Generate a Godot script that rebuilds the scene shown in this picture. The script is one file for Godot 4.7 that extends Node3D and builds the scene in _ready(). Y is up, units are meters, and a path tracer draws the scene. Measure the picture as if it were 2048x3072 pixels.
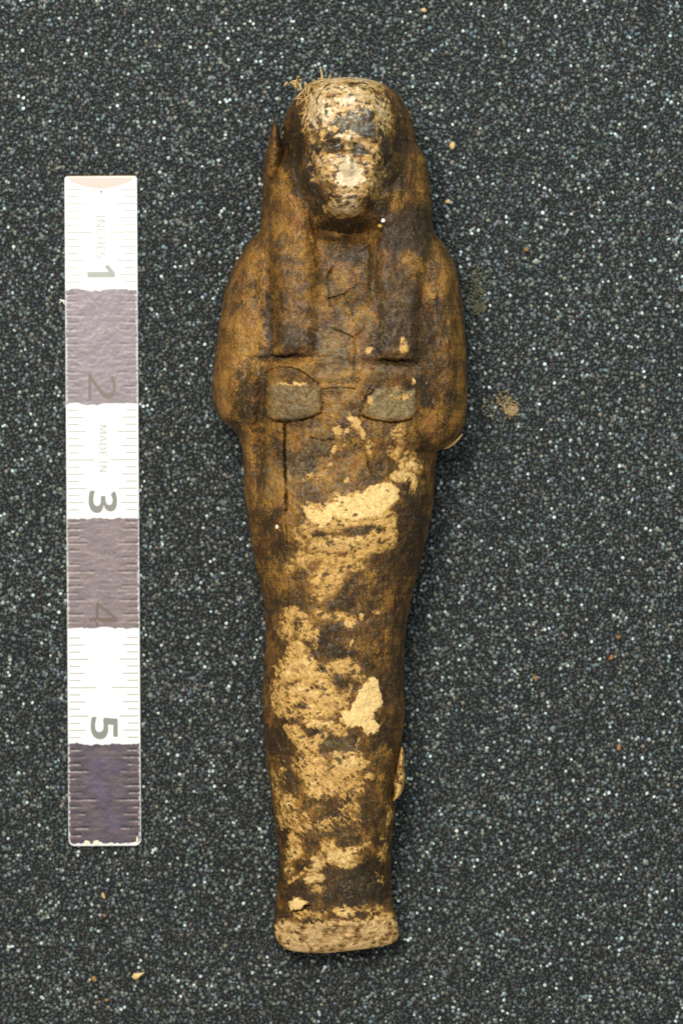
extends Node3D
# A worn wooden funerary figurine lying on black foam beside a hand-painted inch scale, seen from straight above.

const S := 0.00007442          # metres per pixel of the photograph on the foam: 341.3 pixels to the inch
const D := 1.0                 # camera height
const KB := 0.989              # (D - widest height of the figurine) / D
const KF := 1.0175             # carving on the upper face lies nearer to the camera than the outline

var rng := RandomNumberGenerator.new()
var n_coarse: FastNoiseLite
var n_mid: FastNoiseLite
var n_fine: FastNoiseLite
var n_grain: FastNoiseLite
var n_wide: FastNoiseLite
var n_edge: FastNoiseLite
var n_speck: FastNoiseLite
var n_streak: FastNoiseLite
var n_pit: FastNoiseLite


func noise(sd: int, freq: float, oct: int, gain := 0.5) -> FastNoiseLite:
	var n := FastNoiseLite.new()
	n.seed = sd
	n.noise_type = FastNoiseLite.TYPE_SIMPLEX_SMOOTH
	n.frequency = freq
	n.fractal_type = FastNoiseLite.FRACTAL_FBM if oct > 1 else FastNoiseLite.FRACTAL_NONE
	n.fractal_octaves = oct
	n.fractal_gain = gain
	return n


# a scalar painted over the figurine's upper face, on a grid of 2 photograph pixels
class Field:
	const U0 := 590.0
	const V0 := 190.0
	const W := 440
	const H := 1370
	var d := PackedFloat32Array()

	func _init(fill := 0.0) -> void:
		d.resize(W * H)
		d.fill(fill)

	func mixin(i: int, m: float, w: float, mode: int) -> void:
		if mode == 0:
			d[i] += m * w
		elif mode == 1:
			d[i] = maxf(d[i], m * w)
		else:
			d[i] = lerpf(d[i], w, m)

	func box(u0: float, v0: float, u1: float, v1: float) -> Array:
		return [clampi(int((u0 - U0) / 2.0), 0, W - 1), clampi(int((v0 - V0) / 2.0), 0, H - 1), clampi(int((u1 - U0) / 2.0) + 1, 0, W - 1), clampi(int((v1 - V0) / 2.0) + 1, 0, H - 1)]

	func ell(u: float, v: float, ru: float, rv: float, ang: float, w: float, soft := 0.35, mode := 1) -> void:
		var ca := cos(deg_to_rad(ang))
		var sa := sin(deg_to_rad(ang))
		var reach := maxf(ru, rv) * (1.0 + soft)
		var b := box(u - reach, v - reach, u + reach, v + reach)
		for y in range(b[1], b[3] + 1):
			for x in range(b[0], b[2] + 1):
				var du := U0 + x * 2.0 - u
				var dv := V0 + y * 2.0 - v
				var r := Vector2((du * ca + dv * sa) / ru, (dv * ca - du * sa) / rv).length()
				if r < 1.0 + soft:
					mixin(y * W + x, 1.0 - smoothstep(1.0 - soft, 1.0 + soft, r), w, mode)

	func poly(p: PackedVector2Array, w: float, soft: float, mode := 1) -> void:
		var lo := p[0]
		var hi := p[0]
		for q in p:
			lo = lo.min(q)
			hi = hi.max(q)
		var b := box(lo.x - soft, lo.y - soft, hi.x + soft, hi.y + soft)
		var n := p.size()
		for y in range(b[1], b[3] + 1):
			for x in range(b[0], b[2] + 1):
				var q := Vector2(U0 + x * 2.0, V0 + y * 2.0)
				var best := 1e9
				for k in n:
					best = minf(best, q.distance_squared_to(Geometry2D.get_closest_point_to_segment(q, p[k], p[(k + 1) % n])))
				var dist := sqrt(best)
				if Geometry2D.is_point_in_polygon(q, p):
					dist = -dist
				if dist < soft:
					mixin(y * W + x, 1.0 - smoothstep(-soft, soft, dist), w, mode)

	func line(p: PackedVector2Array, half: float, w: float, soft: float, mode := 1) -> void:
		for k in p.size() - 1:
			var lo := p[k].min(p[k + 1])
			var hi := p[k].max(p[k + 1])
			var b := box(lo.x - half - soft, lo.y - half - soft, hi.x + half + soft, hi.y + half + soft)
			for y in range(b[1], b[3] + 1):
				for x in range(b[0], b[2] + 1):
					var q := Vector2(U0 + x * 2.0, V0 + y * 2.0)
					var dist := q.distance_to(Geometry2D.get_closest_point_to_segment(q, p[k], p[k + 1])) - half
					if dist < soft:
						var m := 1.0 - smoothstep(-soft, soft, dist)
						if mode == 0:
							var i := y * W + x
							d[i] = minf(d[i], m * w) if w < 0 else maxf(d[i], m * w)
						else:
							mixin(y * W + x, m, w, mode)

	func at(u: float, v: float) -> float:
		var fx := clampf((u - U0) * 0.5, 0.0, W - 1.001)
		var fy := clampf((v - V0) * 0.5, 0.0, H - 1.001)
		var x := int(fx)
		var y := int(fy)
		fx -= x
		fy -= y
		var i := y * W + x
		return lerpf(lerpf(d[i], d[i + 1], fx), lerpf(d[i + W], d[i + W + 1], fx), fy)


func pts(a: Array) -> PackedVector2Array:
	var p := PackedVector2Array()
	for k in range(0, a.size(), 2):
		p.append(Vector2(a[k], a[k + 1]))
	return p


# piecewise smooth curve through [x, y, x, y ...]
func curve(a: Array, x: float) -> float:
	var n := a.size() / 2
	if x <= a[0]:
		return a[1]
	for k in range(1, n):
		if x <= a[2 * k]:
			var x0: float = a[2 * k - 2]
			var x1: float = a[2 * k]
			var y0: float = a[2 * k - 1]
			var y1: float = a[2 * k + 1]
			var h := x1 - x0
			var s := (y1 - y0) / h
			var s0: float = s if k == 1 else (y0 - a[2 * k - 3]) / (x0 - a[2 * k - 4])
			var s1: float = s if k == n - 1 else (a[2 * k + 3] - y1) / (a[2 * k + 2] - x1)
			var m0 := 0.0 if s0 * s <= 0 else 2.0 * s0 * s / (s0 + s)
			var m1 := 0.0 if s1 * s <= 0 else 2.0 * s1 * s / (s1 + s)
			var t := (x - x0) / h
			return (1 + 2 * t) * (1 - t) * (1 - t) * y0 + t * (1 - t) * (1 - t) * h * m0 + t * t * (3 - 2 * t) * y1 + t * t * (t - 1) * h * m1
	return a[2 * n - 1]


func spot(u: float, v: float, h := 0.0) -> Vector3:     # a place on the foam, measured on the photograph
	return Vector3((u - 1024.0) * S, h, (v - 1536.0) * S)


func bod(u: float, v: float, h: float) -> Vector3:      # a place on the figurine's outline
	return Vector3((u - 1024.0) * S * KB, h, (v - 1536.0) * S * KB)


func tag(o: Node, label: String, category := "", group := "", kind := "") -> void:
	if label:
		o.set_meta("label", label)
	if category:
		o.set_meta("category", category)
	if group:
		o.set_meta("group", group)
	if kind:
		o.set_meta("kind", kind)


func part(called: String, m: Mesh, mat: Material, parent: Node = self) -> MeshInstance3D:
	var o := MeshInstance3D.new()
	o.name = called
	o.mesh = m
	o.material_override = mat
	parent.add_child(o, true)
	return o


func paint(rough: float, spec := 0.5, col := Color.WHITE, vertex := true) -> StandardMaterial3D:
	var m := StandardMaterial3D.new()
	m.albedo_color = col.linear_to_srgb()
	m.vertex_color_use_as_albedo = vertex
	m.roughness = rough
	m.metallic_specular = spec
	return m


func array_mesh(v: PackedVector3Array, n: PackedVector3Array, c: PackedColorArray, idx: PackedInt32Array) -> ArrayMesh:
	var a := []
	a.resize(Mesh.ARRAY_MAX)
	a[Mesh.ARRAY_VERTEX] = v
	a[Mesh.ARRAY_NORMAL] = n
	if c.size():
		a[Mesh.ARRAY_COLOR] = c
	a[Mesh.ARRAY_INDEX] = idx
	var m := ArrayMesh.new()
	m.add_surface_from_arrays(Mesh.PRIMITIVE_TRIANGLES, a)
	return m


func _ready() -> void:
	rng.seed = 41
	n_coarse = noise(3, 0.17, 4, 0.55)
	n_mid = noise(11, 0.55, 3, 0.6)
	n_fine = noise(23, 1.9, 2, 0.6)
	n_grain = noise(31, 0.8, 3)
	n_wide = noise(47, 0.06, 2)
	n_edge = noise(59, 0.45, 3, 0.6)
	n_speck = noise(71, 3.1, 1)
	n_streak = noise(83, 0.9, 3, 0.6)
	n_pit = noise(97, 0.62, 2, 0.5)
	set_stage()
	make_foam()
	make_ruler()
	make_figurine()
	make_crumbs()


func set_stage() -> void:
	var cam := Camera3D.new()
	cam.name = "camera"
	cam.fov = rad_to_deg(2.0 * atan(1536.0 * S / D))
	cam.near = 0.05
	cam.far = 20.0
	cam.position = Vector3(0, D, 0)
	cam.rotation = Vector3(-PI / 2, 0, 0)
	var lens := CameraAttributesPhysical.new()
	lens.frustum_focal_length = 12.0 * D / (1536.0 * S)
	lens.frustum_focus_distance = D - 0.021
	lens.frustum_near = 0.05
	lens.frustum_far = 20.0
	lens.exposure_aperture = 6.3
	cam.attributes = lens
	add_child(cam)
	cam.current = true
	var env := Environment.new()
	env.background_mode = Environment.BG_COLOR
	env.background_color = Color(0.26, 0.275, 0.27).linear_to_srgb()
	env.background_energy_multiplier = 1.0
	env.tonemap_mode = Environment.TONE_MAPPER_LINEAR
	env.tonemap_exposure = 1.0
	env.sdfgi_enabled = true
	env.ssao_enabled = true
	env.ssil_enabled = true
	var we := WorldEnvironment.new()
	we.name = "surroundings"
	we.environment = env
	add_child(we)
	lamp("key_lamp", Vector3(-0.16, 0.80, -0.38), Vector2(0.40, 0.36), 1.04, Color(1.0, 0.965, 0.89))
	lamp("window_light", Vector3(0.20, 0.22, -0.40), Vector2(0.34, 0.24), 0.10, Color(0.60, 0.84, 1.0))
	lamp("added_foot_fill", Vector3(0.0, 0.45, 0.75), Vector2(0.3, 0.3), 0.20, Color(1.0, 0.93, 0.82))  # added fill without a known source, brightens the foot end


func lamp(called: String, at: Vector3, size: Vector2, energy: float, col: Color) -> void:
	var l := AreaLight3D.new()
	l.name = called
	l.area_size = size
	l.area_normalize_energy = true
	l.light_energy = energy
	l.light_color = col.linear_to_srgb()
	l.shadow_enabled = true
	l.area_range = 6.0
	l.area_attenuation = 2.0
	add_child(l)
	l.look_at_from_position(at, Vector3(0, 0, 0), Vector3.UP)


# ---------------------------------------------------------------- foam

func make_foam() -> void:
	var slab := BoxMesh.new()
	slab.size = Vector3(0.34, 0.02, 0.42)
	var foam := part("foam_sheet", slab, paint(0.8, 0.3, Color(0.012, 0.016, 0.015), false))
	foam.position = Vector3(0, -0.0107, 0)
	tag(foam, "black closed-cell foam sheet with glints painted as pale cells under everything", "foam sheet", "", "structure")
	# one foam cell: a low irregular dome
	var v := PackedVector3Array([Vector3(0.05, 0.42, 0.03)])
	var idx := PackedInt32Array()
	for k in 7:
		var a := TAU * k / 7.0
		v.append(Vector3(cos(a) * (0.5 + 0.09 * sin(k * 2.7)), 0.27, sin(a) * (0.5 + 0.09 * cos(k * 1.9))) * Vector3(0.7, 1, 0.7))
	for k in 7:
		var a := TAU * k / 7.0
		v.append(Vector3(cos(a) * 0.58, -0.25, sin(a) * 0.58))
	for k in 7:
		var j := (k + 1) % 7
		idx.append_array([0, 1 + k, 1 + j, 1 + k, 8 + k, 8 + j, 1 + k, 8 + j, 1 + j])
	var st := SurfaceTool.new()
	st.begin(Mesh.PRIMITIVE_TRIANGLES)
	st.set_smooth_group(0)
	for i in idx:
		st.add_vertex(v[i])
	st.index()
	st.generate_normals()
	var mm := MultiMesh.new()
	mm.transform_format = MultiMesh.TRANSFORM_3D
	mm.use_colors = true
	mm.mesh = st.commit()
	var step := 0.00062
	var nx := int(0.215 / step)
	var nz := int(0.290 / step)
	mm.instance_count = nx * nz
	var i := 0
	var clump := noise(77, 260.0, 2)
	for z in nz:
		for x in nx:
			var px := (x - nx * 0.5 + rng.randf_range(-0.5, 0.5)) * step
			var pz := (z - nz * 0.5 + rng.randf_range(-0.5, 0.5)) * step
			var size := rng.randf_range(0.55, 1.05) * 0.00078
			var c := clump.get_noise_2d(px, pz)
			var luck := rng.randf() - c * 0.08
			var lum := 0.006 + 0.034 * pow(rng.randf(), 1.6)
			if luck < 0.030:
				lum = 0.17 + 0.55 * pow(rng.randf(), 1.7)  # sparkle painted as a bright cell colour instead of a reflection
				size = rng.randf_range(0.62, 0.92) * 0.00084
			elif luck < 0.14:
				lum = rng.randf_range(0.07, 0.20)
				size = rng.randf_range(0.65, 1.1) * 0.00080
			elif luck < 0.40:
				lum = rng.randf_range(0.025, 0.085)
			var t := rng.randf_range(-1, 1)
			var t2 := rng.randf_range(-1, 1)
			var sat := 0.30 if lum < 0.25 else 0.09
			var b := Basis.from_euler(Vector3(rng.randfn(0, 0.28), rng.randf() * TAU, rng.randfn(0, 0.28))).scaled_local(Vector3(size, size * rng.randf_range(0.3, 0.7), size * rng.randf_range(0.75, 1.1)))
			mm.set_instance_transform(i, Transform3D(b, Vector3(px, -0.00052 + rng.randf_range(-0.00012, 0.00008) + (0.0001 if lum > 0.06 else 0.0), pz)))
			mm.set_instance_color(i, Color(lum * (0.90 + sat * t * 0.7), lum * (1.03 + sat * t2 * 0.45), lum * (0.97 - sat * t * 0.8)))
			i += 1
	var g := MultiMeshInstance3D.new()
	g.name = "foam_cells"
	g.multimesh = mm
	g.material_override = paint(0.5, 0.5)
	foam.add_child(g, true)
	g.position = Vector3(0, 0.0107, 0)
	g.set_meta("kind", "stuff")


# ---------------------------------------------------------------- scale ruler

func tube(path: PackedVector3Array, radius: PackedFloat32Array, st: SurfaceTool, col := Color.WHITE) -> void:
	var n := 6
	var rings := []
	for k in path.size():
		var dir := (path[mini(k + 1, path.size() - 1)] - path[maxi(k - 1, 0)]).normalized()
		var side := dir.cross(Vector3.UP if absf(dir.y) < 0.9 else Vector3.RIGHT).normalized()
		var up := side.cross(dir)
		var ring := PackedVector3Array()
		for j in n:
			var a := TAU * j / n
			ring.append(path[k] + (side * cos(a) + up * sin(a)) * radius[k])
		rings.append(ring)
	st.set_color(col)
	for k in path.size() - 1:
		for j in n:
			var i := (j + 1) % n
			for p in [rings[k][j], rings[k + 1][j], rings[k + 1][i], rings[k][j], rings[k + 1][i], rings[k][i]]:
				st.add_vertex(p)


# a plate with a chamfered top edge from an outline in the xz plane, clockwise as seen from above
func plate(outline: PackedVector2Array, y0: float, y1: float, bevel: float) -> ArrayMesh:
	var st := SurfaceTool.new()
	st.begin(Mesh.PRIMITIVE_TRIANGLES)
	st.set_smooth_group(-1)
	var n := outline.size()
	var area := 0.0
	for k in n:
		area += outline[k].cross(outline[(k + 1) % n])
	if area < 0:
		outline.reverse()
	var inner := PackedVector2Array()
	for k in n:
		var a := (outline[k] - outline[k - 1]).normalized()
		var b := (outline[(k + 1) % n] - outline[k]).normalized()
		var t := (a + b).normalized()
		inner.append(outline[k] + Vector2(-t.y, t.x) * bevel)
	var up := func(q: Vector2, y: float) -> Vector3: return Vector3(q.x, y, q.y)
	for k in n:
		var j := (k + 1) % n
		var a: Vector3 = up.call(outline[k], y0)
		var b: Vector3 = up.call(outline[j], y0)
		var c: Vector3 = up.call(outline[k], y1 - bevel)
		var e: Vector3 = up.call(outline[j], y1 - bevel)
		var f: Vector3 = up.call(inner[k], y1)
		var g: Vector3 = up.call(inner[j], y1)
		for p in [a, c, b, b, c, e, c, f, e, e, f, g]:
			st.add_vertex(p)
	var tri := Geometry2D.triangulate_polygon(inner)
	for k in range(0, tri.size(), 3):
		var a := inner[tri[k]]
		var b := inner[tri[k + 1]]
		var c := inner[tri[k + 2]]
		if (b - a).cross(c - a) < 0:
			var s := b
			b = c
			c = s
		for p in [a, b, c]:
			st.add_vertex(up.call(p, y1))
		for p in [a, c, b]:
			st.add_vertex(up.call(p, y0))
	st.generate_normals()
	return st.commit()


const RU := 309.0     # the ruler's middle on the photograph
const RV := 1533.0
const RTOP := 0.0009

func rul(u: float, v: float, h := 0.0) -> Vector3:       # ruler coordinates from photograph pixels, tilt taken out
	var q := Vector2((u - RU) * S, (v - RV) * S).rotated(0.00623)
	return Vector3(q.x, h, q.y)


func lettering(text: String, u0: float, v0: float, u1: float, v1: float, mat: Material, parent: Node, called: String, y := 0.000035, bold := 400) -> void:
	var f := SystemFont.new()
	f.font_names = PackedStringArray(["Droid Sans"])
	f.font_weight = bold
	var tm := TextMesh.new()
	tm.text = text
	tm.font = f
	tm.font_size = 48
	tm.pixel_size = 0.001
	tm.depth = 0.004
	tm.curve_step = 1.0
	var bb := tm.get_aabb()
	var o := part(called, tm, mat, parent)
	var along := (v1 - v0) * S / bb.size.x
	var across := (u1 - u0) * S / bb.size.y
	o.basis = Basis(Vector3(0, 0, along), Vector3(across, 0, 0), Vector3(0, 0.01, 0))
	o.position = rul((u0 + u1) / 2, (v0 + v1) / 2, RTOP + y - 0.00002) - o.basis * bb.get_center()


func make_ruler() -> void:
	var r := Node3D.new()
	r.name = "scale_ruler"
	add_child(r)
	r.position = spot(RU, RV, -0.0001) * Vector3(0.9995, 1, 0.9995)
	r.rotation.y = 0.00623
	tag(r, "white inch ruler with alternate inches painted purple-grey, left of the figurine", "ruler")
	var hw := 108.5 * S
	var hl := 1004.0 * S
	var rad := 12.0 * S
	var ol := PackedVector2Array()
	for c in 4:
		var sx := 1.0 if c == 0 or c == 3 else -1.0
		var sz := 1.0 if c < 2 else -1.0
		var rr := rad * (1.5 if sz > 0 else 0.8)
		for k in 7:
			var a := PI / 2 * (c + k / 6.0)
			ol.append(Vector2(sx * (hw - rr) + cos(a) * rr, sz * (hl - rr) + sin(a) * rr))
	var white := paint(0.42, 0.5, Color(0.76, 0.76, 0.725), false)
	part("strip", plate(ol, 0.0, RTOP, 0.00012), white, r)
	# peach worn end with a thin brown rim
	var arc := PackedVector2Array()
	for k in 17:
		var t := k / 16.0
		arc.append(Vector2(lerpf(-0.93, 0.93, t) * hw, -hl + 0.0003 + 0.0026 * sqrt(maxf(0.0, 1.0 - pow(2 * t - 1, 2.0))) * (1.0 - 0.25 * absf(2 * t - 1))))
	var end := part("worn_end", plate(arc, 0.0005, RTOP + 0.00003, 0.00001), paint(0.5, 0.5, Color(0.60, 0.45, 0.385), false), r)
	end.set_meta("label", "worn peach-coloured rounded end")
	var rim := BoxMesh.new()
	rim.size = Vector3(hw * 1.84, 0.0006, 0.00016)
	part("end_rim", rim, paint(0.6, 0.4, Color(0.38, 0.22, 0.09), false), r).position = Vector3(0, 0.00058, -hl - 0.00002)
	var nick := SphereMesh.new()
	nick.radius = 0.00026
	nick.height = 0.0001
	nick.radial_segments = 10
	nick.rings = 5
	part("nick", nick, paint(0.7, 0.3, Color(0.14, 0.12, 0.08), false), r).position = rul(305, 576, RTOP)
	# the printed inch divisions
	var ink := paint(0.6, 0.4, Color(0.27, 0.27, 0.23), false)
	var ink_dark := paint(0.6, 0.4, Color(0.22, 0.22, 0.195), false)
	var ink_pale := paint(0.6, 0.4, Color(0.36, 0.36, 0.32), false)
	var marks := {}
	for l in [34.0, 47.0, 57.0, 79.0]:
		var b := BoxMesh.new()
		b.size = Vector3(l * S, 0.00003, 2.6 * S)
		marks[l] = b
	for inch in [0, 2, 4]:
		for k in range(1, 16):
			if inch == 0 and k < 2:
				continue
			var v: float = 526.5 + (inch + k / 16.0) * 341.3
			var l := 79.0 if k == 8 else 57.0 if k % 4 == 0 else 47.0 if k % 2 == 0 else 34.0
			for s in [-1.0, 1.0]:
				var o := part("tick_mark", marks[l], ink, r)
				o.position = Vector3(s * (hw - (5.0 + l / 2) * S), RTOP + 0.000012, (v - RV) * S)
	lettering("1", 263, 793, 346, 833, ink_pale, r, "numeral", 0.000035, 700)
	lettering("3", 267, 1472, 352, 1539, ink_dark, r, "numeral", 0.000035, 700)
	lettering("5", 273, 2150, 354, 2217, ink_dark, r, "numeral", 0.000035, 700)
	lettering("INCHES", 290, 645, 317, 775, ink_pale, r, "lettering")
	lettering("MADE IN", 299, 1276, 321, 1417, ink_pale, r, "lettering")
	painted_inch(r, 870, 1212, Color(0.195, 0.155, 0.172), Color(0.275, 0.222, 0.235), 5, 0.5, "2", [266, 1125, 348, 1201])
	painted_inch(r, 1556, 1884, Color(0.160, 0.126, 0.134), Color(0.25, 0.19, 0.185), 6, 0.75, "4", [269, 1807, 352, 1880])
	painted_inch(r, 2232, 2533, Color(0.060, 0.046, 0.066), Color(0.125, 0.090, 0.094), 7, 1.0, "", [])
	# white chips at the lower end
	for c in [[262, 2526, 12, 7], [290, 2526, 11, 8], [334, 2530, 6, 4], [412, 2518, 4, 10]]:
		var p := PackedVector2Array()
		for k in 9:
			var a := TAU * k / 9
			var q := rul(c[0] + cos(a) * c[2] * rng.randf_range(0.6, 1.1), c[1] + sin(a) * c[3] * rng.randf_range(0.6, 1.1))
			p.append(Vector2(q.x, q.z))
		part("chip", plate(p, RTOP - 0.0002, RTOP + 0.00017, 0.00002), paint(0.5, 0.5, Color(0.80, 0.72, 0.50), false), r)


func painted_inch(r: Node, v0: float, v1: float, dark: Color, light: Color, sd: int, ticks: float, digit: String, at: Array) -> void:
	# hand-brushed ink coat, uneven at its ends, that lets the stamped divisions show as ridges
	var na := noise(sd * 7, 0.016, 4, 0.6)
	var ns := noise(sd * 13, 0.05, 3, 0.6)
	var nx := 100
	var nz := int((v1 - v0) / 2.0)
	var v := PackedVector3Array()
	var c := PackedColorArray()
	var hs := PackedFloat32Array()
	for z in nz + 1:
		for x in nx + 1:
			var fx := x / float(nx)
			var fz := z / float(nz)
			var u := lerpf(-106.5, 106.5, fx) + na.get_noise_2d(0.0, z * 9.0 + x * 0.0) * (2.5 * absf(fx - 0.5) * 2.0)
			var endy := 9.0 * na.get_noise_2d(x * 1.2, 0.0) + 2.5 * ns.get_noise_2d(x * 2.0, 9.0)
			var endz := 11.0 * na.get_noise_2d(x * 1.2, 500.0) + 3.0 * ns.get_noise_2d(x * 2.0, 90.0)
			if v1 > 2500:
				endz = -absf(endz) * 1.2 - 2.0 - 10.0 * maxf(0.0, absf(fx - 0.5) * 2.0 - 0.94) * 10.0
			var vv := lerpf(v0 + endy, v1 + endz, fz)
			var h := 0.00009 + 0.00004 * ns.get_noise_2d(x * 2.0, z * 2.0)
			# stamped divisions
			var k16 := (vv - 526.5) / 341.3 * 16.0
			var k := roundi(k16)
			var off := (k16 - k) * 21.33
			var kk := posmod(k, 16)
			var l := 0.0 if kk == 0 else 79.0 if kk == 8 else 57.0 if kk % 4 == 0 else 47.0 if kk % 2 == 0 else 34.0
			var inside := smoothstep(l + 3.0, l - 3.0, 104.0 - absf(u)) if l > 0 else 0.0
			var clear := smoothstep(0.25, -0.1, na.get_noise_2d(u * 0.7 + 300.0, k * 40.0)) * 0.6 + 0.4
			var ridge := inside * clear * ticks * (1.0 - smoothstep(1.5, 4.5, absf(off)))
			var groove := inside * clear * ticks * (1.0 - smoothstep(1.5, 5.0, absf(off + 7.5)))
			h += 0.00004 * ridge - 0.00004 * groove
			var streak := ns.get_noise_2d(u * 0.25, vv * 1.3)
			var blot := na.get_noise_2d(u, vv * 0.9)
			var fine := ns.get_noise_2d(u * 3.1, vv * 4.0)
			var t := clampf(0.42 + 0.9 * streak + 0.55 * blot + 0.45 * fine, 0.0, 1.25)
			var col := dark.lerp(light, t)
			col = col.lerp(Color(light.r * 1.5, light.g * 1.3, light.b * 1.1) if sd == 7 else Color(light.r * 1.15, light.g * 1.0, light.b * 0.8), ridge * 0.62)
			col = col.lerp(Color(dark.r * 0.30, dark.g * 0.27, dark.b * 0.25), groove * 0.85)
			if sd == 7:
				col = col.lerp(Color(0.115, 0.088, 0.165), 0.4 * smoothstep(-0.1, 0.5, na.get_noise_2d(u * 0.6, vv * 0.6 + 90.0)) * smoothstep(90, 30, absf(u)))
			if absf(u) > 102.5:
				col = col.lerp(Color(0.55, 0.50, 0.50), smoothstep(-0.25, 0.3, ns.get_noise_2d(3.0, vv * 1.5)) * 0.9)
			if fine * 0.6 + streak > 0.66 and sd != 7:
				col = col.lerp(Color(0.45, 0.41, 0.40), 0.55)
			hs.append(h)
			v.append(Vector3(u * S, RTOP + h, (vv - RV) * S))
			c.append(col)
	var n := PackedVector3Array()
	n.resize(v.size())
	var idx := PackedInt32Array()
	var w := nx + 1
	for z in nz + 1:
		for x in w:
			var i := z * w + x
			var dx := v[z * w + mini(x + 1, nx)] - v[z * w + maxi(x - 1, 0)]
			var dz := v[mini(z + 1, nz) * w + x] - v[maxi(z - 1, 0) * w + x]
			n[i] = dz.cross(dx).normalized()
			if x < nx and z < nz:
				idx.append_array([i, i + 1, i + w + 1, i, i + w + 1, i + w])
	var o := part("painted_inch", array_mesh(v, n, c, idx), paint(0.38, 0.5), r)
	o.set_meta("label", "inch painted over in streaky purple-grey ink")
	if digit:
		var m := paint(0.45, 0.5, Color(dark.r * 0.80, dark.g * 0.72, dark.b * 0.52), false)
		lettering(digit, at[0], at[1], at[2], at[3], m, r, "numeral", 0.00011, 400)


# ---------------------------------------------------------------- figurine

const LEFT := [236, 1000, 239, 968, 248, 930, 260, 912, 273, 900, 298, 882, 347, 857, 379, 849, 440, 851, 470, 848, 505, 818, 540, 797, 612, 785, 687, 779, 719, 754, 763, 722, 795, 704, 854, 681, 919, 667, 979, 657, 1044, 648, 1103, 641, 1150, 637, 1204, 638, 1231, 646, 1258, 665, 1280, 692, 1313, 716, 1350, 727, 1394, 730, 1497, 733, 1541, 739, 1604, 752, 1666, 762, 1728, 775, 1800, 788, 1862, 797, 1924, 797, 1987, 791, 2090, 788, 2162, 789, 2216, 793, 2299, 800, 2357, 810, 2423, 818, 2500, 827, 2562, 835, 2612, 837, 2666, 829, 2716, 826, 2769, 820, 2805, 817, 2832, 828, 2850, 846, 2860, 868, 2868, 920]
const RIGHT := [236, 1060, 239, 1098, 246, 1130, 258, 1155, 271, 1176, 288, 1198, 334, 1225, 388, 1242, 432, 1252, 468, 1272, 500, 1283, 545, 1289, 612, 1296, 670, 1298, 696, 1304, 723, 1325, 768, 1352, 799, 1364, 854, 1378, 908, 1386, 990, 1394, 1060, 1399, 1147, 1402, 1204, 1400, 1269, 1394, 1296, 1380, 1329, 1353, 1345, 1329, 1356, 1311, 1410, 1305, 1497, 1301, 1562, 1289, 1624, 1276, 1674, 1266, 1749, 1247, 1800, 1232, 1850, 1222, 1904, 1216, 1966, 1212, 2049, 1212, 2100, 1214, 2162, 1211, 2237, 1203, 2330, 1197, 2365, 1192, 2398, 1186, 2452, 1186, 2486, 1178, 2583, 1173, 2666, 1173, 2724, 1181, 2774, 1194, 2803, 1199, 2828, 1192, 2842, 1170, 2852, 1120, 2868, 985]
const TOP := [236, 11, 239, 14, 247, 18, 262, 22.5, 300, 26, 380, 26.5, 560, 25, 640, 24, 720, 24.5, 900, 26.5, 1150, 28, 1300, 27.5, 1400, 26.5, 1560, 27, 1680, 25.5, 1900, 24, 2200, 22.5, 2400, 21, 2560, 18.8, 2640, 16.5, 2710, 14.6, 2750, 14.0, 2768, 13.2, 2795, 11.2, 2830, 8.6, 2856, 6.4, 2868, 4.8]
const BOTTOM := [236, 8, 245, 5, 270, 1.5, 310, 0, 2780, 0, 2830, 0.3, 2868, 2.5]

var relief: Field
var pale: Field
var dark: Field
var grey: Field
var rust: Field
var cut: Field


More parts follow.
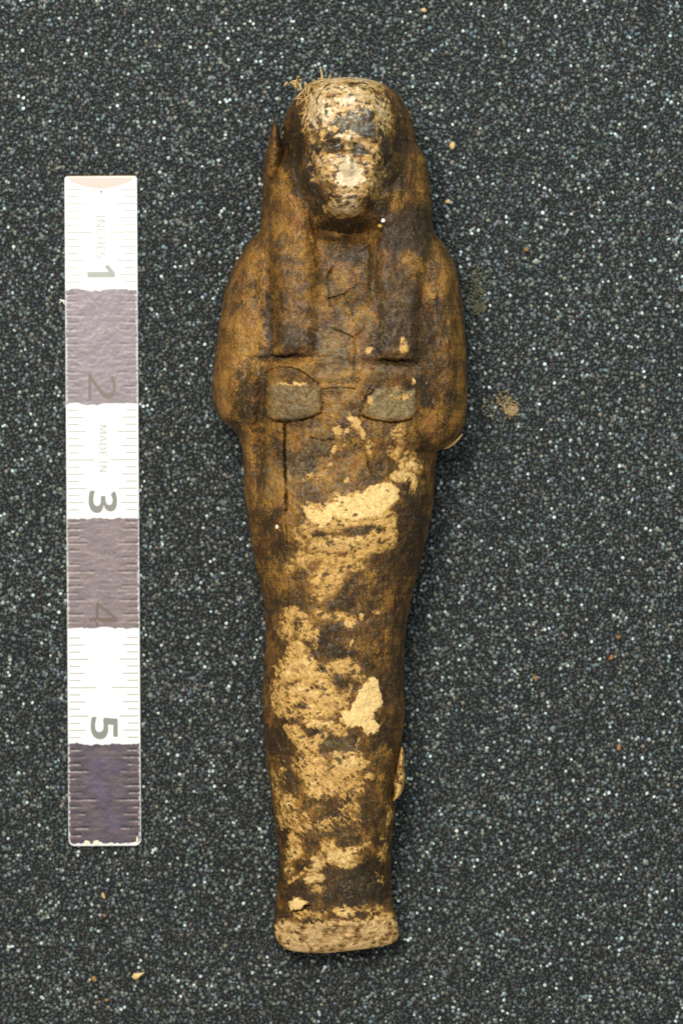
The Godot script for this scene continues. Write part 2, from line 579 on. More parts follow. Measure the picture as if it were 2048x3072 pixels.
func sculpt() -> void:
	relief = Field.new()
	var f := relief
	# face: a long oval standing out of the wig, undercut at the chin
	f.ell(1046, 440, 122, 208, 0, 7.0, 0.36, 0)
	f.ell(1044, 520, 88, 128, 0, 2.6, 0.38, 0)
	f.ell(1044, 684, 92, 26, 0, -3.2, 0.7, 0)
	f.poly(pts([918, 470, 940, 565, 975, 640, 1010, 668, 1085, 668, 1125, 625, 1158, 560, 1172, 470, 1150, 480, 1130, 560, 1098, 632, 1042, 650, 985, 625, 955, 560, 935, 470]), -1.8, 12, 0)
	# eyes, nose, mouth
	f.ell(992, 447, 36, 17, -4, -1.3, 0.6, 0)
	f.ell(1094, 447, 36, 17, 4, -1.3, 0.6, 0)
	f.ell(992, 448, 23, 9, -3, 0.7, 0.5, 0)
	f.ell(1094, 448, 23, 9, 3, 0.7, 0.5, 0)
	f.ell(992, 422, 42, 7, -6, 0.6, 0.7, 0)
	f.ell(1094, 422, 42, 7, 6, 0.6, 0.7, 0)
	f.ell(1044, 470, 13, 55, 0, 1.6, 0.7, 0)
	f.ell(1044, 508, 25, 20, 0, 1.2, 0.7, 0)
	f.ell(1044, 584, 34, 5, 0, -0.45, 0.9, 0)
	f.ell(1044, 596, 28, 8, 0, 0.25, 0.9, 0)
	# wig: rim round the face, lappets falling over the shoulders
	f.poly(LAPPET_L, 1.7, 20, 0)
	f.poly(LAPPET_R, 1.7, 20, 0)
	f.poly(pts([930, 640, 1122, 640, 1126, 780, 1105, 900, 950, 900, 934, 780]), -2.6, 34, 0)
	f.ell(1042, 705, 70, 30, 0, -1.2, 0.7, 0)
	f.ell(1117, 770, 7, 75, 3, 0.9, 0.8, 0)
	f.ell(934, 690, 6, 40, -12, 0.8, 0.8, 0)
	# upper arms and forearms crossed on the chest
	f.line(pts([735, 800, 700, 960, 690, 1150]), 30, 1.6, 40, 0)
	f.line(pts([1330, 800, 1350, 960, 1358, 1180]), 26, 1.4, 36, 0)
	f.line(pts([690, 1190, 800, 1110, 930, 1092]), 10, 1.5, 32, 0)
	f.line(pts([1360, 1215, 1260, 1135, 1130, 1112]), 10, 1.3, 32, 0)
	f.ell(782, 1290, 20, 150, 3, -2.4, 0.8, 0)
	f.ell(800, 870, 22, 130, -4, -1.7, 0.8, 0)
	f.ell(1290, 1310, 26, 70, -20, -1.8, 0.8, 0)
	f.ell(865, 1075, 75, 8, 0, -1.1, 0.8, 0)
	f.ell(1190, 1086, 70, 8, 3, -1.1, 0.8, 0)
	# fists
	f.poly(HAND_L, 0.4, 8, 0)
	f.poly(HAND_R, 0.4, 8, 0)
	f.ell(880, 1118, 80, 22, 8, 0.6, 0.6, 0)
	# belly, knees, instep
	f.ell(1040, 1560, 190, 90, 0, 0.9, 0.7, 0)
	f.ell(1050, 1600, 75, 15, 0, -0.4, 0.7, 0)
	f.poly(pts([1000, 1880, 1190, 1850, 1195, 1960, 1060, 1975, 960, 1972]), 0.35, 7, 0)
	f.ell(850, 2260, 26, 110, -14, -0.7, 0.7, 0)
	f.ell(1010, 2245, 60, 22, 0, -0.4, 0.6, 0)
	f.ell(1010, 2690, 110, 26, 0, -0.3, 0.7, 0)
	f.poly(FLAKE_LEAF, 0.35, 4, 0)
	f.poly(FLAKE_FOOT, 0.75, 4, 0)
	f.poly(PLASTER, 0.3, 5, 0)
	f.ell(1010, 1150, 400, 3, 0, 0.0, 0.5, 0)
	# cracks
	cut = Field.new()
	for c in CRACKS:
		cut.line(pts(c[0]), c[1], 1.0, 2.2, 1)


var LAPPET_L := pts([800, 540, 880, 575, 925, 640, 936, 700, 943, 850, 932, 1052, 828, 1060, 836, 980, 834, 830, 812, 700, 792, 640])
var LAPPET_R := pts([1150, 590, 1200, 545, 1292, 600, 1296, 690, 1262, 820, 1250, 980, 1244, 1072, 1140, 1073, 1146, 900, 1124, 800, 1120, 690])
var HAND_L := pts([798, 1140, 838, 1102, 900, 1104, 945, 1140, 964, 1166, 963, 1222, 930, 1252, 870, 1262, 798, 1256])
var HAND_R := pts([1090, 1210, 1118, 1172, 1180, 1164, 1246, 1172, 1248, 1240, 1222, 1262, 1150, 1264, 1086, 1240])
var FLAKE_LEAF := pts([1125, 2032, 1098, 2045, 1079, 2076, 1060, 2107, 1056, 2126, 1025, 2149, 1037, 2187, 1079, 2183, 1102, 2208, 1128, 2204, 1144, 2178, 1117, 2164, 1132, 2133, 1153, 2109, 1140, 2084, 1136, 2045])
var FLAKE_FOOT := pts([882, 2707, 904, 2714, 922, 2728, 899, 2745, 862, 2755, 866, 2728])
var PLASTER := pts([898, 1512, 930, 1520, 962, 1535, 985, 1515, 1004, 1482, 1048, 1488, 1075, 1484, 1120, 1456, 1170, 1448, 1196, 1466, 1194, 1500, 1160, 1530, 1150, 1552, 1060, 1562, 1000, 1560, 962, 1590, 930, 1565])
var CRACKS := [
	[[1000, 797, 982, 822, 978, 850, 985, 868, 990, 895], 1.0], [[988, 896, 1014, 884, 1044, 872, 1062, 862], 0.9], [[988, 896, 989, 916], 1.4],
	[[992, 985, 1012, 990, 1040, 1003, 1062, 1012], 0.5], [[1063, 1005, 1065, 1060, 1062, 1110, 1058, 1160], 0.4], [[1000, 940, 1004, 955], 0.5],
	[[795, 1118, 830, 1100, 868, 1102, 905, 1115, 930, 1132, 948, 1150], 0.7], [[815, 1262, 858, 1266, 900, 1262, 940, 1252, 963, 1238], 1.2],
	[[1078, 1250, 1088, 1212, 1094, 1195, 1120, 1170], 1.1], [[1082, 1246, 1118, 1260, 1165, 1268, 1210, 1266, 1236, 1258], 1.1],
	[[852, 1272, 854, 1340, 855, 1420, 857, 1480, 857, 1533], 2.8], [[1082, 1330, 1098, 1360, 1106, 1390], 0.5], [[858, 1580, 862, 1600, 858, 1630], 0.7],
	[[812, 1066, 850, 1070, 888, 1065], 0.8], [[1148, 1078, 1190, 1083, 1228, 1080], 0.8],
	[[966, 1168, 1010, 1162, 1064, 1166], 0.3], [[930, 1310, 966, 1322, 1000, 1316], 0.4], [[1062, 1010, 1096, 985], 0.4], [[966, 1172, 968, 1210, 964, 1240], 0.5], [[1104, 1390, 1116, 1430], 0.5],
	[[1187, 1790, 1190, 1830], 2.2], [[870, 2752, 900, 2748, 924, 2732], 1.4], [[1016, 690, 1060, 693, 1085, 690], 1.2]]


func colour_in() -> void:
	pale = Field.new()
	dark = Field.new()
	grey = Field.new()
	rust = Field.new()
	var p := pale
	# --- pale gesso and bare wood: u, v, half sizes, turn, strength (above 1 is cream)
	for e in [
		# crown and forehead
		[1040, 236, 120, 46, 0, 1.0], [1025, 292, 125, 48, 0, 1.1], [960, 345, 45, 70, 8, 1.12], [1130, 320, 42, 60, -20, 0.95], [1000, 270, 90, 22, 0, 0.85], [1030, 340, 90, 24, 0, 0.9], [930, 380, 14, 70, -6, 0.72], [946, 300, 50, 40, 30, 0.8],
		[1040, 412, 52, 14, 0, 1.15], [985, 398, 42, 15, -14, 1.1], [1045, 438, 20, 28, 0, 0.95], [968, 430, 18, 28, 0, 0.85], [1093, 431, 36, 13, 8, 1.0], [1110, 458, 20, 12, 40, 0.8], [1128, 420, 20, 40, 0, 0.68],
		[1152, 340, 26, 70, 0, 0.85], [918, 335, 24, 60, 10, 0.85], [945, 500, 26, 60, 0, 0.75], [1132, 510, 32, 70, 0, 0.82],
		# cheeks, nose, mouth, chin
		[985, 492, 52, 24, 14, 0.95], [955, 478, 22, 18, 20, 0.75], [980, 525, 32, 28, 30, 0.85], [1046, 530, 50, 44, 0, 1.3], [1045, 488, 25, 24, 0, 1.15], [1098, 545, 36, 44, 0, 0.85], [1046, 583, 62, 20, 0, 0.9], [1038, 622, 62, 30, 0, 1.05], [1075, 570, 40, 20, -20, 0.8], [1122, 590, 9, 26, 22, 0.72], [1112, 500, 30, 36, 0, 0.72],
		# chest specks
		[1046, 1290, 6, 22, 40, 0.8], [1030, 1340, 4, 26, 14, 0.7], [960, 1420, 26, 4, -30, 0.62], [1040, 1440, 8, 10, 0, 0.6], [1110, 1340, 10, 22, 0, 0.58],
		[1212, 1040, 16, 30, 0, 0.74], [1243, 1142, 8, 12, 0, 1.2], [1106, 1052, 10, 14, 30, 0.8], [884, 1152, 48, 4, 0, 1.0], [1110, 1205, 10, 22, 10, 0.66], [1205, 1192, 34, 10, -8, 0.62],
		# below the hands
		[1068, 1275, 14, 40, -28, 0.95], [1085, 1300, 12, 24, -20, 0.8], [1014, 1292, 14, 16, 20, 0.75], [998, 1352, 5, 24, 20, 0.95], [985, 1400, 5, 16, 35, 0.9], [930, 1430, 30, 5, -35, 0.55], [1195, 1330, 28, 60, 10, 0.56],
		[1222, 1382, 30, 32, 0, 0.82], [1252, 1400, 17, 18, 0, 1.05], [1207, 1428, 34, 17, -4, 1.02], [1243, 1440, 9, 26, 0, 0.95], [1238, 1470, 10, 20, 30, 0.9],
		[1075, 1515, 95, 40, -8, 1.0], [960, 1540, 48, 26, 24, 0.95], [1040, 1572, 130, 26, -3, 0.85], [930, 1600, 50, 36, 0, 0.62], [1140, 1580, 52, 60, 10, 0.72], [1010, 1634, 100, 22, -4, 0.98], [1120, 1640, 60, 24, -8, 0.8], [1000, 1668, 120, 22, 0, 0.66], [1170, 1610, 26, 40, 0, 0.66],
		# thighs and shins
		[905, 1690, 56, 34, -20, 0.6], [985, 1740, 50, 80, 12, 0.60], [1060, 1690, 60, 30, 0, 0.5], [880, 1850, 34, 28, 10, 0.76], [905, 1880, 24, 42, 0, 0.74], [855, 1895, 26, 30, 30, 0.68], [935, 1910, 24, 30, -20, 0.72], [1000, 1850, 60, 14, 8, 0.62], [1045, 1866, 24, 22, -40, 0.74], [1055, 1930, 6, 7, 0, 1.1], [948, 1942, 12, 9, 0, 0.8], [1086, 1850, 7, 9, 0, 0.9], [1132, 1840, 12, 10, 0, 0.6],
		[895, 1960, 42, 36, 10, 0.8], [900, 2040, 70, 86, -18, 0.86], [925, 2000, 30, 26, 20, 1.0], [960, 2070, 46, 60, -18, 0.86], [855, 2090, 46, 60, 0, 0.72], [960, 2125, 55, 34, 0, 0.78], [890, 2150, 70, 20, 0, 0.7], [1035, 2003, 52, 25, 0, 0.76], [1040, 2030, 60, 22, 10, 0.56], [1010, 2110, 36, 30, 0, 0.64], [1050, 2075, 9, 20, 20, 0.8],
		[948, 2176, 26, 18, 0, 1.0], [985, 2180, 30, 16, 10, 0.86], [1020, 2198, 26, 16, 30, 0.75], [1040, 2150, 26, 26, 0, 0.85], [880, 2200, 34, 24, 30, 0.7], [952, 2224, 36, 13, -34, 0.9], [920, 2250, 40, 24, -30, 0.76], [900, 2230, 40, 20, 40, 0.66], [1035, 2265, 54, 6, 0, 0.86], [1072, 2240, 5, 28, 12, 0.8], [1050, 2295, 54, 20, 0, 1.08], [1020, 2286, 24, 12, 20, 0.9], [940, 2310, 60, 46, 24, 0.84], [1000, 2340, 60, 40, 0, 0.74], [958, 2370, 46, 34, 10, 0.92], [1050, 2370, 46, 46, -30, 0.58], [1110, 2336, 20, 9, 0, 0.8], [1170, 2270, 8, 12, 0, 0.66],
		[850, 2330, 12, 40, 0, 0.6], [824, 2370, 10, 60, -8, 0.7], [866, 2410, 22, 20, 0, 1.0], [870, 2450, 34, 60, -8, 0.72], [850, 2475, 24, 28, 0, 0.95], [910, 2470, 20, 40, -30, 0.78], [1050, 2440, 34, 54, -30, 0.64], [1000, 2480, 80, 18, -14, 0.66], [1170, 2465, 10, 30, 10, 0.66],
		# ankles
		[885, 2515, 28, 40, 20, 0.66], [880, 2568, 30, 22, -35, 0.85], [866, 2592, 16, 10, -40, 0.8], [985, 2545, 26, 20, -20, 0.8], [1020, 2580, 50, 26, 0, 1.05], [1075, 2556, 42, 8, -22, 0.95], [1040, 2602, 36, 16, 0, 0.9], [955, 2596, 24, 28, 24, 1.0], [940, 2620, 30, 12, -20, 0.8], [941, 2648, 36, 15, -14, 1.15], [864, 2626, 15, 13, 0, 0.85], [886, 2650, 30, 7, -38, 0.7], [1140, 2650, 6, 36, -38, 0.72], [955, 2682, 24, 10, 0, 0.66], [1150, 2560, 12, 50, 0, 0.55],
		[905, 2760, 22, 24, 0, 0.72], [1034, 2752, 38, 16, 4, 0.95], [950, 2765, 30, 18, 0, 0.5], [1110, 2745, 60, 12, 6, 0.52]]:
		p.ell(e[0], e[1], e[2], e[3], e[4], e[5] * (1.18 if e[1] > 2480 else 1.0), 0.4)
	p.poly(PLASTER, 1.25, 6)
	p.poly(FLAKE_LEAF, 1.5, 3)
	p.poly(FLAKE_FOOT, 1.6, 3)
	# the worn, pale edge of the base
	p.poly(pts([800, 2800, 870, 2782, 920, 2792, 975, 2788, 1020, 2776, 1060, 2784, 1100, 2768, 1150, 2760, 1200, 2772, 1240, 2780, 1240, 2900, 800, 2900]), 1.1, 16)
	p.ell(1010, 2815, 110, 34, 0, 1.4, 0.4)
	# --- dark resin, plus shade painted under chin, lappets, in grooves, down right leg (cuts pale)
	for e in [
		[1072, 356, 66, 24, -4, 0.74], [1030, 390, 96, 20, -6, 0.72], [1095, 396, 56, 22, 6, 0.72], [1060, 250, 40, 8, 0, 0.8], [1130, 420, 26, 30, 0, 0.55], [990, 445, 44, 17, 0, 0.85], [985, 412, 28, 10, -10, 0.7], [1066, 442, 14, 7, 24, 1.5], [1088, 462, 32, 11, 14, 0.9], [1045, 470, 13, 10, 0, 0.25], [1118, 505, 26, 40, 0, 0.36], [1150, 470, 18, 50, 0, 0.62], [950, 452, 16, 12, 0, 1.0], [950, 588, 16, 40, -20, 1.0], [928, 520, 12, 50, 0, 0.9], [1158, 560, 14, 60, 12, 0.8], [1122, 620, 12, 28, 34, 0.8], [1000, 292, 50, 9, 10, 0.5], [1110, 276, 40, 9, 20, 0.55], [1020, 320, 40, 8, -6, 0.45], [1030, 594, 54, 9, 0, 0.7], [1098, 610, 16, 20, 0, 0.85], [1040, 664, 80, 20, 0, 0.7], [1050, 262, 20, 10, 0, 0.6], [1060, 290, 60, 12, 0, 0.42], [1090, 310, 30, 16, 0, 0.42],
		[884, 430, 26, 120, 4, 0.8], [1200, 440, 22, 150, 0, 0.7], [905, 560, 26, 60, -10, 0.7], [1160, 590, 20, 60, 16, 0.8], [930, 590, 18, 60, -14, 0.7], [1030, 750, 60, 50, 0, 0.45],
		[806, 950, 14, 130, 0, 0.6], [1210, 900, 110, 160, 0, 0.20], [1235, 680, 60, 70, 0, 0.30], [1090, 765, 22, 60, 0, 0.5], [740, 870, 50, 40, 0, 0.35], [860, 1068, 56, 8, 0, 0.55], [1190, 1082, 56, 8, 0, 0.55], [795, 1055, 30, 26, 0, 0.5], [940, 1030, 18, 40, -10, 0.55], [1140, 1030, 18, 36, 10, 0.6], [1270, 1100, 70, 100, 0, 0.40],
		[745, 1180, 48, 90, 8, 0.66], [780, 1330, 22, 150, 0, 0.62], [690, 1280, 30, 22, 30, 0.5], [1282, 1200, 26, 22, 0, 0.75], [1345, 1220, 14, 50, 6, 0.65], [1240, 1330, 40, 50, 0, 0.42], [900, 1390, 50, 40, 0, 0.42], [820, 1330, 30, 40, 0, 0.35], [945, 1270, 20, 16, 0, 0.6], [1060, 1320, 30, 40, 0, 0.4], [1000, 1180, 26, 20, 0, 0.5], [1050, 1140, 24, 14, 0, 0.5], [965, 1350, 34, 18, 20, 0.55], [1030, 1370, 24, 30, -20, 0.45], [1120, 1420, 40, 24, 0, 0.4], [1010, 1060, 40, 14, 0, 0.4], [1060, 900, 30, 40, 0, 0.45],
		[1225, 1475, 22, 26, 0, 0.7], [1080, 1588, 62, 13, -4, 0.95], [955, 1600, 20, 12, 0, 0.6], [900, 1550, 20, 40, 0, 0.3], [1240, 1580, 42, 120, 6, 0.6], [1270, 1460, 22, 120, 0, 0.4], [840, 1610, 16, 34, 0, 0.85], [800, 1560, 40, 50, 0, 0.4], [840, 1675, 40, 40, 0, 0.45], [1150, 1700, 60, 60, 0, 0.45], [900, 1722, 26, 20, 0, 0.7], [940, 1700, 20, 18, 0, 0.5], [990, 1658, 60, 6, 0, 0.4], [1080, 1790, 70, 60, 0, 0.38], [1020, 1812, 54, 26, -6, 0.72], [860, 1800, 50, 26, 0, 0.45],
		[890, 1870, 18, 15, 0, 0.75], [1010, 1890, 40, 34, 0, 0.6], [970, 1940, 60, 30, 14, 0.55], [930, 1950, 14, 30, -30, 0.8], [1010, 1962, 70, 12, 0, 0.7], [1030, 2045, 34, 26, 10, 0.7], [1060, 2060, 16, 30, 24, 0.6], [845, 1940, 18, 60, 0, 0.5], [905, 2122, 20, 9, 0, 0.8], [850, 2165, 40, 14, 0, 0.7], [835, 2235, 32, 80, -14, 0.72], [940, 2200, 36, 10, -20, 0.7], [1000, 2230, 44, 14, 0, 0.6], [1060, 2235, 16, 26, 0, 0.65], [1010, 2245, 50, 22, 0, 0.35], [1150, 2250, 40, 110, 0, 0.46], [1165, 2350, 20, 60, 0, 0.66], [870, 2360, 30, 46, -20, 0.66], [945, 2345, 14, 8, 0, 0.7], [985, 2376, 9, 6, 0, 0.8], [960, 2420, 50, 26, 0, 0.6], [1000, 2450, 40, 26, 0, 0.45], [990, 2500, 90, 26, -6, 0.52], [1100, 2500, 50, 50, 0, 0.4],
		[900, 2440, 16, 30, 30, 0.6], [1030, 2410, 30, 14, -30, 0.6], [1090, 2440, 24, 40, 10, 0.55], [930, 2530, 24, 30, 20, 0.55], [1050, 2530, 44, 16, -10, 0.6], [1140, 2540, 24, 40, 0, 0.5], [980, 2300, 20, 10, 0, 0.5], [900, 2290, 16, 26, -20, 0.6], [940, 2060, 14, 12, 0, 0.6], [870, 2050, 18, 12, 0, 0.5], [960, 2010, 12, 16, 0, 0.5], [850, 2560, 18, 50, 0, 0.7], [905, 2605, 30, 16, -30, 0.6], [985, 2615, 14, 26, 0, 0.5], [1016, 2588, 14, 4, 10, 0.8], [1080, 2665, 110, 60, 0, 0.62], [1000, 2510, 190, 110, 0, 0.30], [1010, 2700, 200, 70, 0, 0.40], [1150, 2350, 60, 160, 0, 0.3], [1150, 2000, 70, 200, 0, 0.2], [1120, 2600, 40, 40, 0, 0.5], [850, 2690, 36, 40, 0, 0.6], [960, 2715, 60, 20, 0, 0.55], [930, 2776, 50, 16, 0, 0.5], [1090, 2764, 40, 12, 0, 0.5], [860, 2765, 24, 14, 0, 0.6], [840, 2740, 20, 30, 0, 0.5]]:
		dark.ell(e[0], e[1], e[2], e[3], e[4], e[5], 0.45)
	# --- polished grey crust; on forehead, nose and chest it paints in gloss
	for e in [
		[1012, 1030, 56, 66, 0, 0.62], [960, 1000, 40, 40, 0, 0.4], [860, 1130, 60, 24, 0, 0.5], [1195, 1208, 46, 34, 0, 0.8], [1150, 1120, 60, 24, 0, 0.6], [1005, 1115, 70, 30, 0, 0.55], [1030, 1200, 50, 60, 0, 0.5], [960, 1320, 70, 50, 0, 0.55], [1010, 1390, 80, 40, 0, 0.5], [1180, 1340, 50, 40, 0, 0.45], [1000, 900, 40, 60, 0, 0.5], [1100, 960, 30, 60, 0, 0.45], [1150, 940, 70, 120, 0, 0.35], [890, 1420, 60, 60, 0, 0.55], [820, 1440, 26, 80, 0, 0.5], [1060, 370, 80, 34, 0, 0.8], [1046, 478, 18, 22, 0, 0.5], [920, 1570, 50, 30, 0, 0.5], [1080, 1588, 60, 16, 0, 0.8], [1010, 2240, 60, 30, 0, 0.6], [1040, 2300, 20, 10, 0, 0.2], [950, 2120, 50, 30, 0, 0.3], [960, 2690, 40, 14, 0, 0.6], [1080, 2670, 60, 40, 0, 0.3], [1000, 2490, 70, 30, 0, 0.4], [1090, 470, 30, 16, 0, 0.5], [980, 445, 40, 20, 0, 0.5]]:
		grey.ell(e[0], e[1], e[2], e[3], e[4], e[5], 0.5)
	grey.poly(pts([802, 1152, 955, 1156, 962, 1222, 940, 1246, 870, 1256, 806, 1250]), 1.15, 8)
	grey.poly(pts([1108, 1176, 1130, 1168, 1244, 1170, 1246, 1235, 1225, 1256, 1150, 1258, 1096, 1240]), 1.25, 7)
	# --- rusty orange-brown wood; negative is purplish brown
	for e in [
		[700, 1000, 90, 260, 4, 0.30], [770, 970, 40, 70, 0, 0.36], [760, 800, 60, 60, 0, 0.25], [870, 660, 80, 110, 0, 0.22], [1190, 590, 46, 34, 0, 0.42], [820, 470, 24, 100, 0, 0.1], [670, 1180, 30, 90, 0, 0.4], [1388, 1100, 12, 200, 0, 0.35], [1330, 830, 36, 44, 0, 0.28], [1285, 888, 16, 36, 0, 0.5], [1245, 790, 50, 30, 30, 0.3], [885, 900, 26, 60, 0, 0.25], [900, 1090, 70, 20, 0, 0.3], [1040, 820, 30, 60, 0, 0.22], [1070, 960, 50, 40, 0, 0.25], [1010, 1130, 60, 30, 0, 0.3], [770, 1330, 40, 80, 14, 0.3], [1000, 1200, 60, 60, 0, 0.2], [1280, 1270, 60, 40, 0, 0.3], [1360, 1260, 30, 40, 0, 0.3], [1040, 1400, 90, 70, 0, 0.18], [830, 1480, 40, 80, 0, 0.25], [850, 1580, 60, 40, 0, 0.26], [960, 1720, 150, 70, 0, 0.30], [1000, 1800, 140, 60, 0, 0.16], [1120, 1930, 80, 60, 0, 0.12], [1150, 2260, 20, 20, 0, 0.4], [880, 2400, 40, 40, 0, 0.4], [1130, 2330, 30, 30, 0, 0.25], [890, 2560, 40, 30, 0, 0.45], [1100, 2570, 60, 20, -20, 0.35], [1000, 2400, 160, 100, 0, 0.18]]:
		rust.ell(e[0], e[1], e[2], e[3], e[4], e[5], 0.7)
	for e in [[1220, 680, 70, 80, 0, -0.24], [1210, 930, 100, 160, 0, -0.14], [870, 1000, 40, 60, 0, -0.14], [1140, 1900, 90, 80, 0, -0.14], [1100, 2680, 90, 60, 0, -0.2], [1250, 1650, 60, 180, 0, -0.15], [810, 1780, 30, 100, 0, -0.1], [1185, 2050, 30, 100, 0, -0.16], [890, 470, 30, 120, 0, -0.1]]:
		rust.ell(e[0], e[1], e[2], e[3], e[4], e[5], 0.7, 0)


const C_BLACK := Color(0.019, 0.0145, 0.008)
const C_BROWN := Color(0.078, 0.039, 0.013)
const C_PURPLE := Color(0.075, 0.047, 0.030)
const C_ORANGE := Color(0.288, 0.143, 0.029)
const C_TAN := Color(0.52, 0.305, 0.090)
const C_CREAM := Color(0.72, 0.495, 0.205)
const C_FOOT := Color(0.76, 0.50, 0.225)
const C_CHALK := Color(0.80, 0.64, 0.41)
const C_GREY := Color(0.180, 0.132, 0.060)


# wood colour at a place: q in millimetres, (u, v) on the carving
func wood(q: Vector3, u: float, v: float, top: float) -> Color:
	var m := n_mid.get_noise_3dv(q)
	var f := n_fine.get_noise_3dv(q)
	var c := n_coarse.get_noise_3dv(q)
	var g := n_grain.get_noise_3d(q.x * 1.6, q.y * 1.6, q.z * 0.28)
	var e := n_edge.get_noise_3dv(q)
	var uu := u + 16.0 * e + 7.0 * f
	var vv := v + 14.0 * m + 6.0 * f
	var ru := rust.at(uu, vv) * top
	var da := dark.at(uu, vv) * top
	var pa := pale.at(u + 11.0 * e + 3.5 * f, v + 11.0 * m + 3.5 * f) * top
	var gr := grey.at(uu, vv) * top
	var sp := n_speck.get_noise_3dv(q)
	var st := n_streak.get_noise_3d((q.x + q.z * 0.8) * 0.26, q.y * 0.5, (q.z - q.x * 0.8) * 0.9)
	var t := smoothstep(-0.34, 0.46, 0.50 * c + 0.42 * m + 0.36 * f + 0.26 * g + 0.2 * sp + ru * 1.15 + 0.02)
	var col := C_BROWN.lerp(C_ORANGE, t)
	# warm and dull patches of old varnish
	var hue := n_coarse.get_noise_3d(q.x + 40.0, q.y, q.z * 0.8) + 0.3 * e
	if hue > 0.0:
		col = col.lerp(Color(col.r * 1.18, col.g * 1.20, col.b * 1.10), minf(0.8, hue * 1.6))
	else:
		col = col.lerp(Color(col.r * 0.78, col.g * 0.66, col.b * 0.80), minf(0.8, -hue * 2.0))
	if ru < 0:
		col = col.lerp(C_PURPLE * (1.0 + 0.5 * f + 0.4 * sp), minf(0.8, -ru * 2.4))
	# specks and spills of black pitch, and the dark field's painted shade
	var dd := smoothstep(0.10, 0.30, 0.40 * m + 0.40 * e - 0.26 * c + 0.58 * f + 0.46 * sp + da * 0.68 - ru * 0.32 + 0.05)
	col = col.lerp(C_BLACK * (1.0 + 0.6 * maxf(0.0, st)), dd * 0.92)
	# grey crust and painted gloss
	var gg := smoothstep(0.30, 0.95, gr + 0.75 * e + 0.5 * f + 0.35 * m + 0.25 * sp)
	col = col.lerp(C_GREY * (1.0 + 0.5 * f + 0.4 * m + 0.3 * sp), gg * (0.55 if u < 1075.0 or v < 1140.0 or v > 1290.0 else 0.85))
	# pale areas; dark fields win where both are
	var low := smoothstep(1650.0, 2250.0, v)
	var lift := pa + 0.50 * e + (0.50 - 0.16 * low) * m + 0.26 * f + 0.08 * sp + 0.85 * low * st - da * 0.76
	lift += 0.30 * c * (1.0 if pa < 1.2 else 0.2)
	if v < 700.0:
		lift += 0.70 * n_streak.get_noise_3d(q.x * 0.30, q.y * 0.4, q.z * 0.85)
	# worn ochre ground round the bare places
	var halo := smoothstep(-0.05, 0.5, lift + 0.1 * sp) * smoothstep(0.1, 0.5, pa)
	if halo > 0.0 and v > 1350.0:
		col = col.lerp(Color(0.37, 0.205, 0.050) * (1.0 + 0.3 * f + 0.2 * m), halo * 0.6)
	var pp := smoothstep(0.22, 0.70, lift)
	if pp > 0:
		var rich := smoothstep(0.75, 1.35, pa + 0.25 * e + 0.36 * f + 0.3 * st - da * 0.4)
		var pc := C_TAN.lerp(C_CREAM.lerp(C_CHALK, smoothstep(760.0, 640.0, v)), rich)
		pc = pc.lerp(Color(0.40, 0.215, 0.07), smoothstep(0.05, 0.5, -m - 0.5 * c) * 0.75 * smoothstep(1.4, 1.0, pa)) * (1.0 + 0.07 * f + 0.10 * e)
		if v > 2780.0:
			pc = C_FOOT.lerp(C_ORANGE, smoothstep(-0.05, 0.3, 0.8 * c + 0.6 * m + 0.3 * e) * 0.8) * (1.0 + 0.2 * f)
		# pits and crumbs of pitch left in the pale ground
		var pit := smoothstep(0.24, 0.40, 0.75 * n_pit.get_noise_3d(q.x * 0.85 + 0.3 * q.z, q.y, q.z * 1.3) + 0.24 * f + 0.16 * sp + 0.62 * c + 0.30 * m + (0.08 if v < 700.0 else 0.0) - maxf(0.0, pa - 1.1) * (0.3 if v > 2780.0 else 1.6) - (0.10 if v > 2780.0 else 0.0))
		pc = pc.lerp(C_BLACK.lerp(C_BROWN, 0.4), pit * 0.9)
		col = col.lerp(pc, pp * minf(1.0, pa * 2.5) * 0.96)
	var ch := 1.0 + 0.24 * f + 0.12 * g + 0.12 * sp
	return Color(col.r * ch, col.g * ch, col.b * ch)


func region(u: float, v: float, a: float, row_v: float) -> int:
	# 0 torso 1 wig 2 face 3 lappet l 4 lappet r 5 arm l 6 arm r 7 hand l 8 hand r 9 legs 10 foot base 11 flake leaf 12 flake foot 13 plaster
	if a < 0.02:
		return 10 if row_v > 2640 else 9 if row_v > 1385 else 1 if row_v < 690 else 0
	var q := Vector2(u, v)
	if v > 1385:
		if v < 2215 and v > 2025 and Geometry2D.is_point_in_polygon(q, FLAKE_LEAF):
			return 11
		if v > 2700 and v < 2760 and Geometry2D.is_point_in_polygon(q, FLAKE_FOOT):
			return 12
		if v < 1595 and Geometry2D.is_point_in_polygon(q, PLASTER):
			return 13
		return 10 if v > 2660 else 9
	if v < 672:
		var d := Vector2((u - 1046) / 122.0, (v - 450) / (215.0 if v > 450 else 190.0)).length()
		if d < 1.0:
			return 2
	if v > 560 and v < 1075:
		if u < 945 and Geometry2D.is_point_in_polygon(q, LAPPET_L):
			return 3
		if u > 1118 and Geometry2D.is_point_in_polygon(q, LAPPET_R):
			return 4
	if v < 690:
		return 0 if v > 640 and u > 930 and u < 1122 else 1
	if v > 1100 and v < 1265:
		if u < 965 and Geometry2D.is_point_in_polygon(q, HAND_L):
			return 7
		if u > 1080 and Geometry2D.is_point_in_polygon(q, HAND_R):
			return 8
	if v < 1345:
		if u < curve([690, 800, 830, 812, 1060, 800, 1130, 785, 1350, 765], v):
			return 5
		if u > curve([690, 1290, 830, 1262, 1080, 1256, 1200, 1290, 1350, 1325], v):
			return 6
	return 0


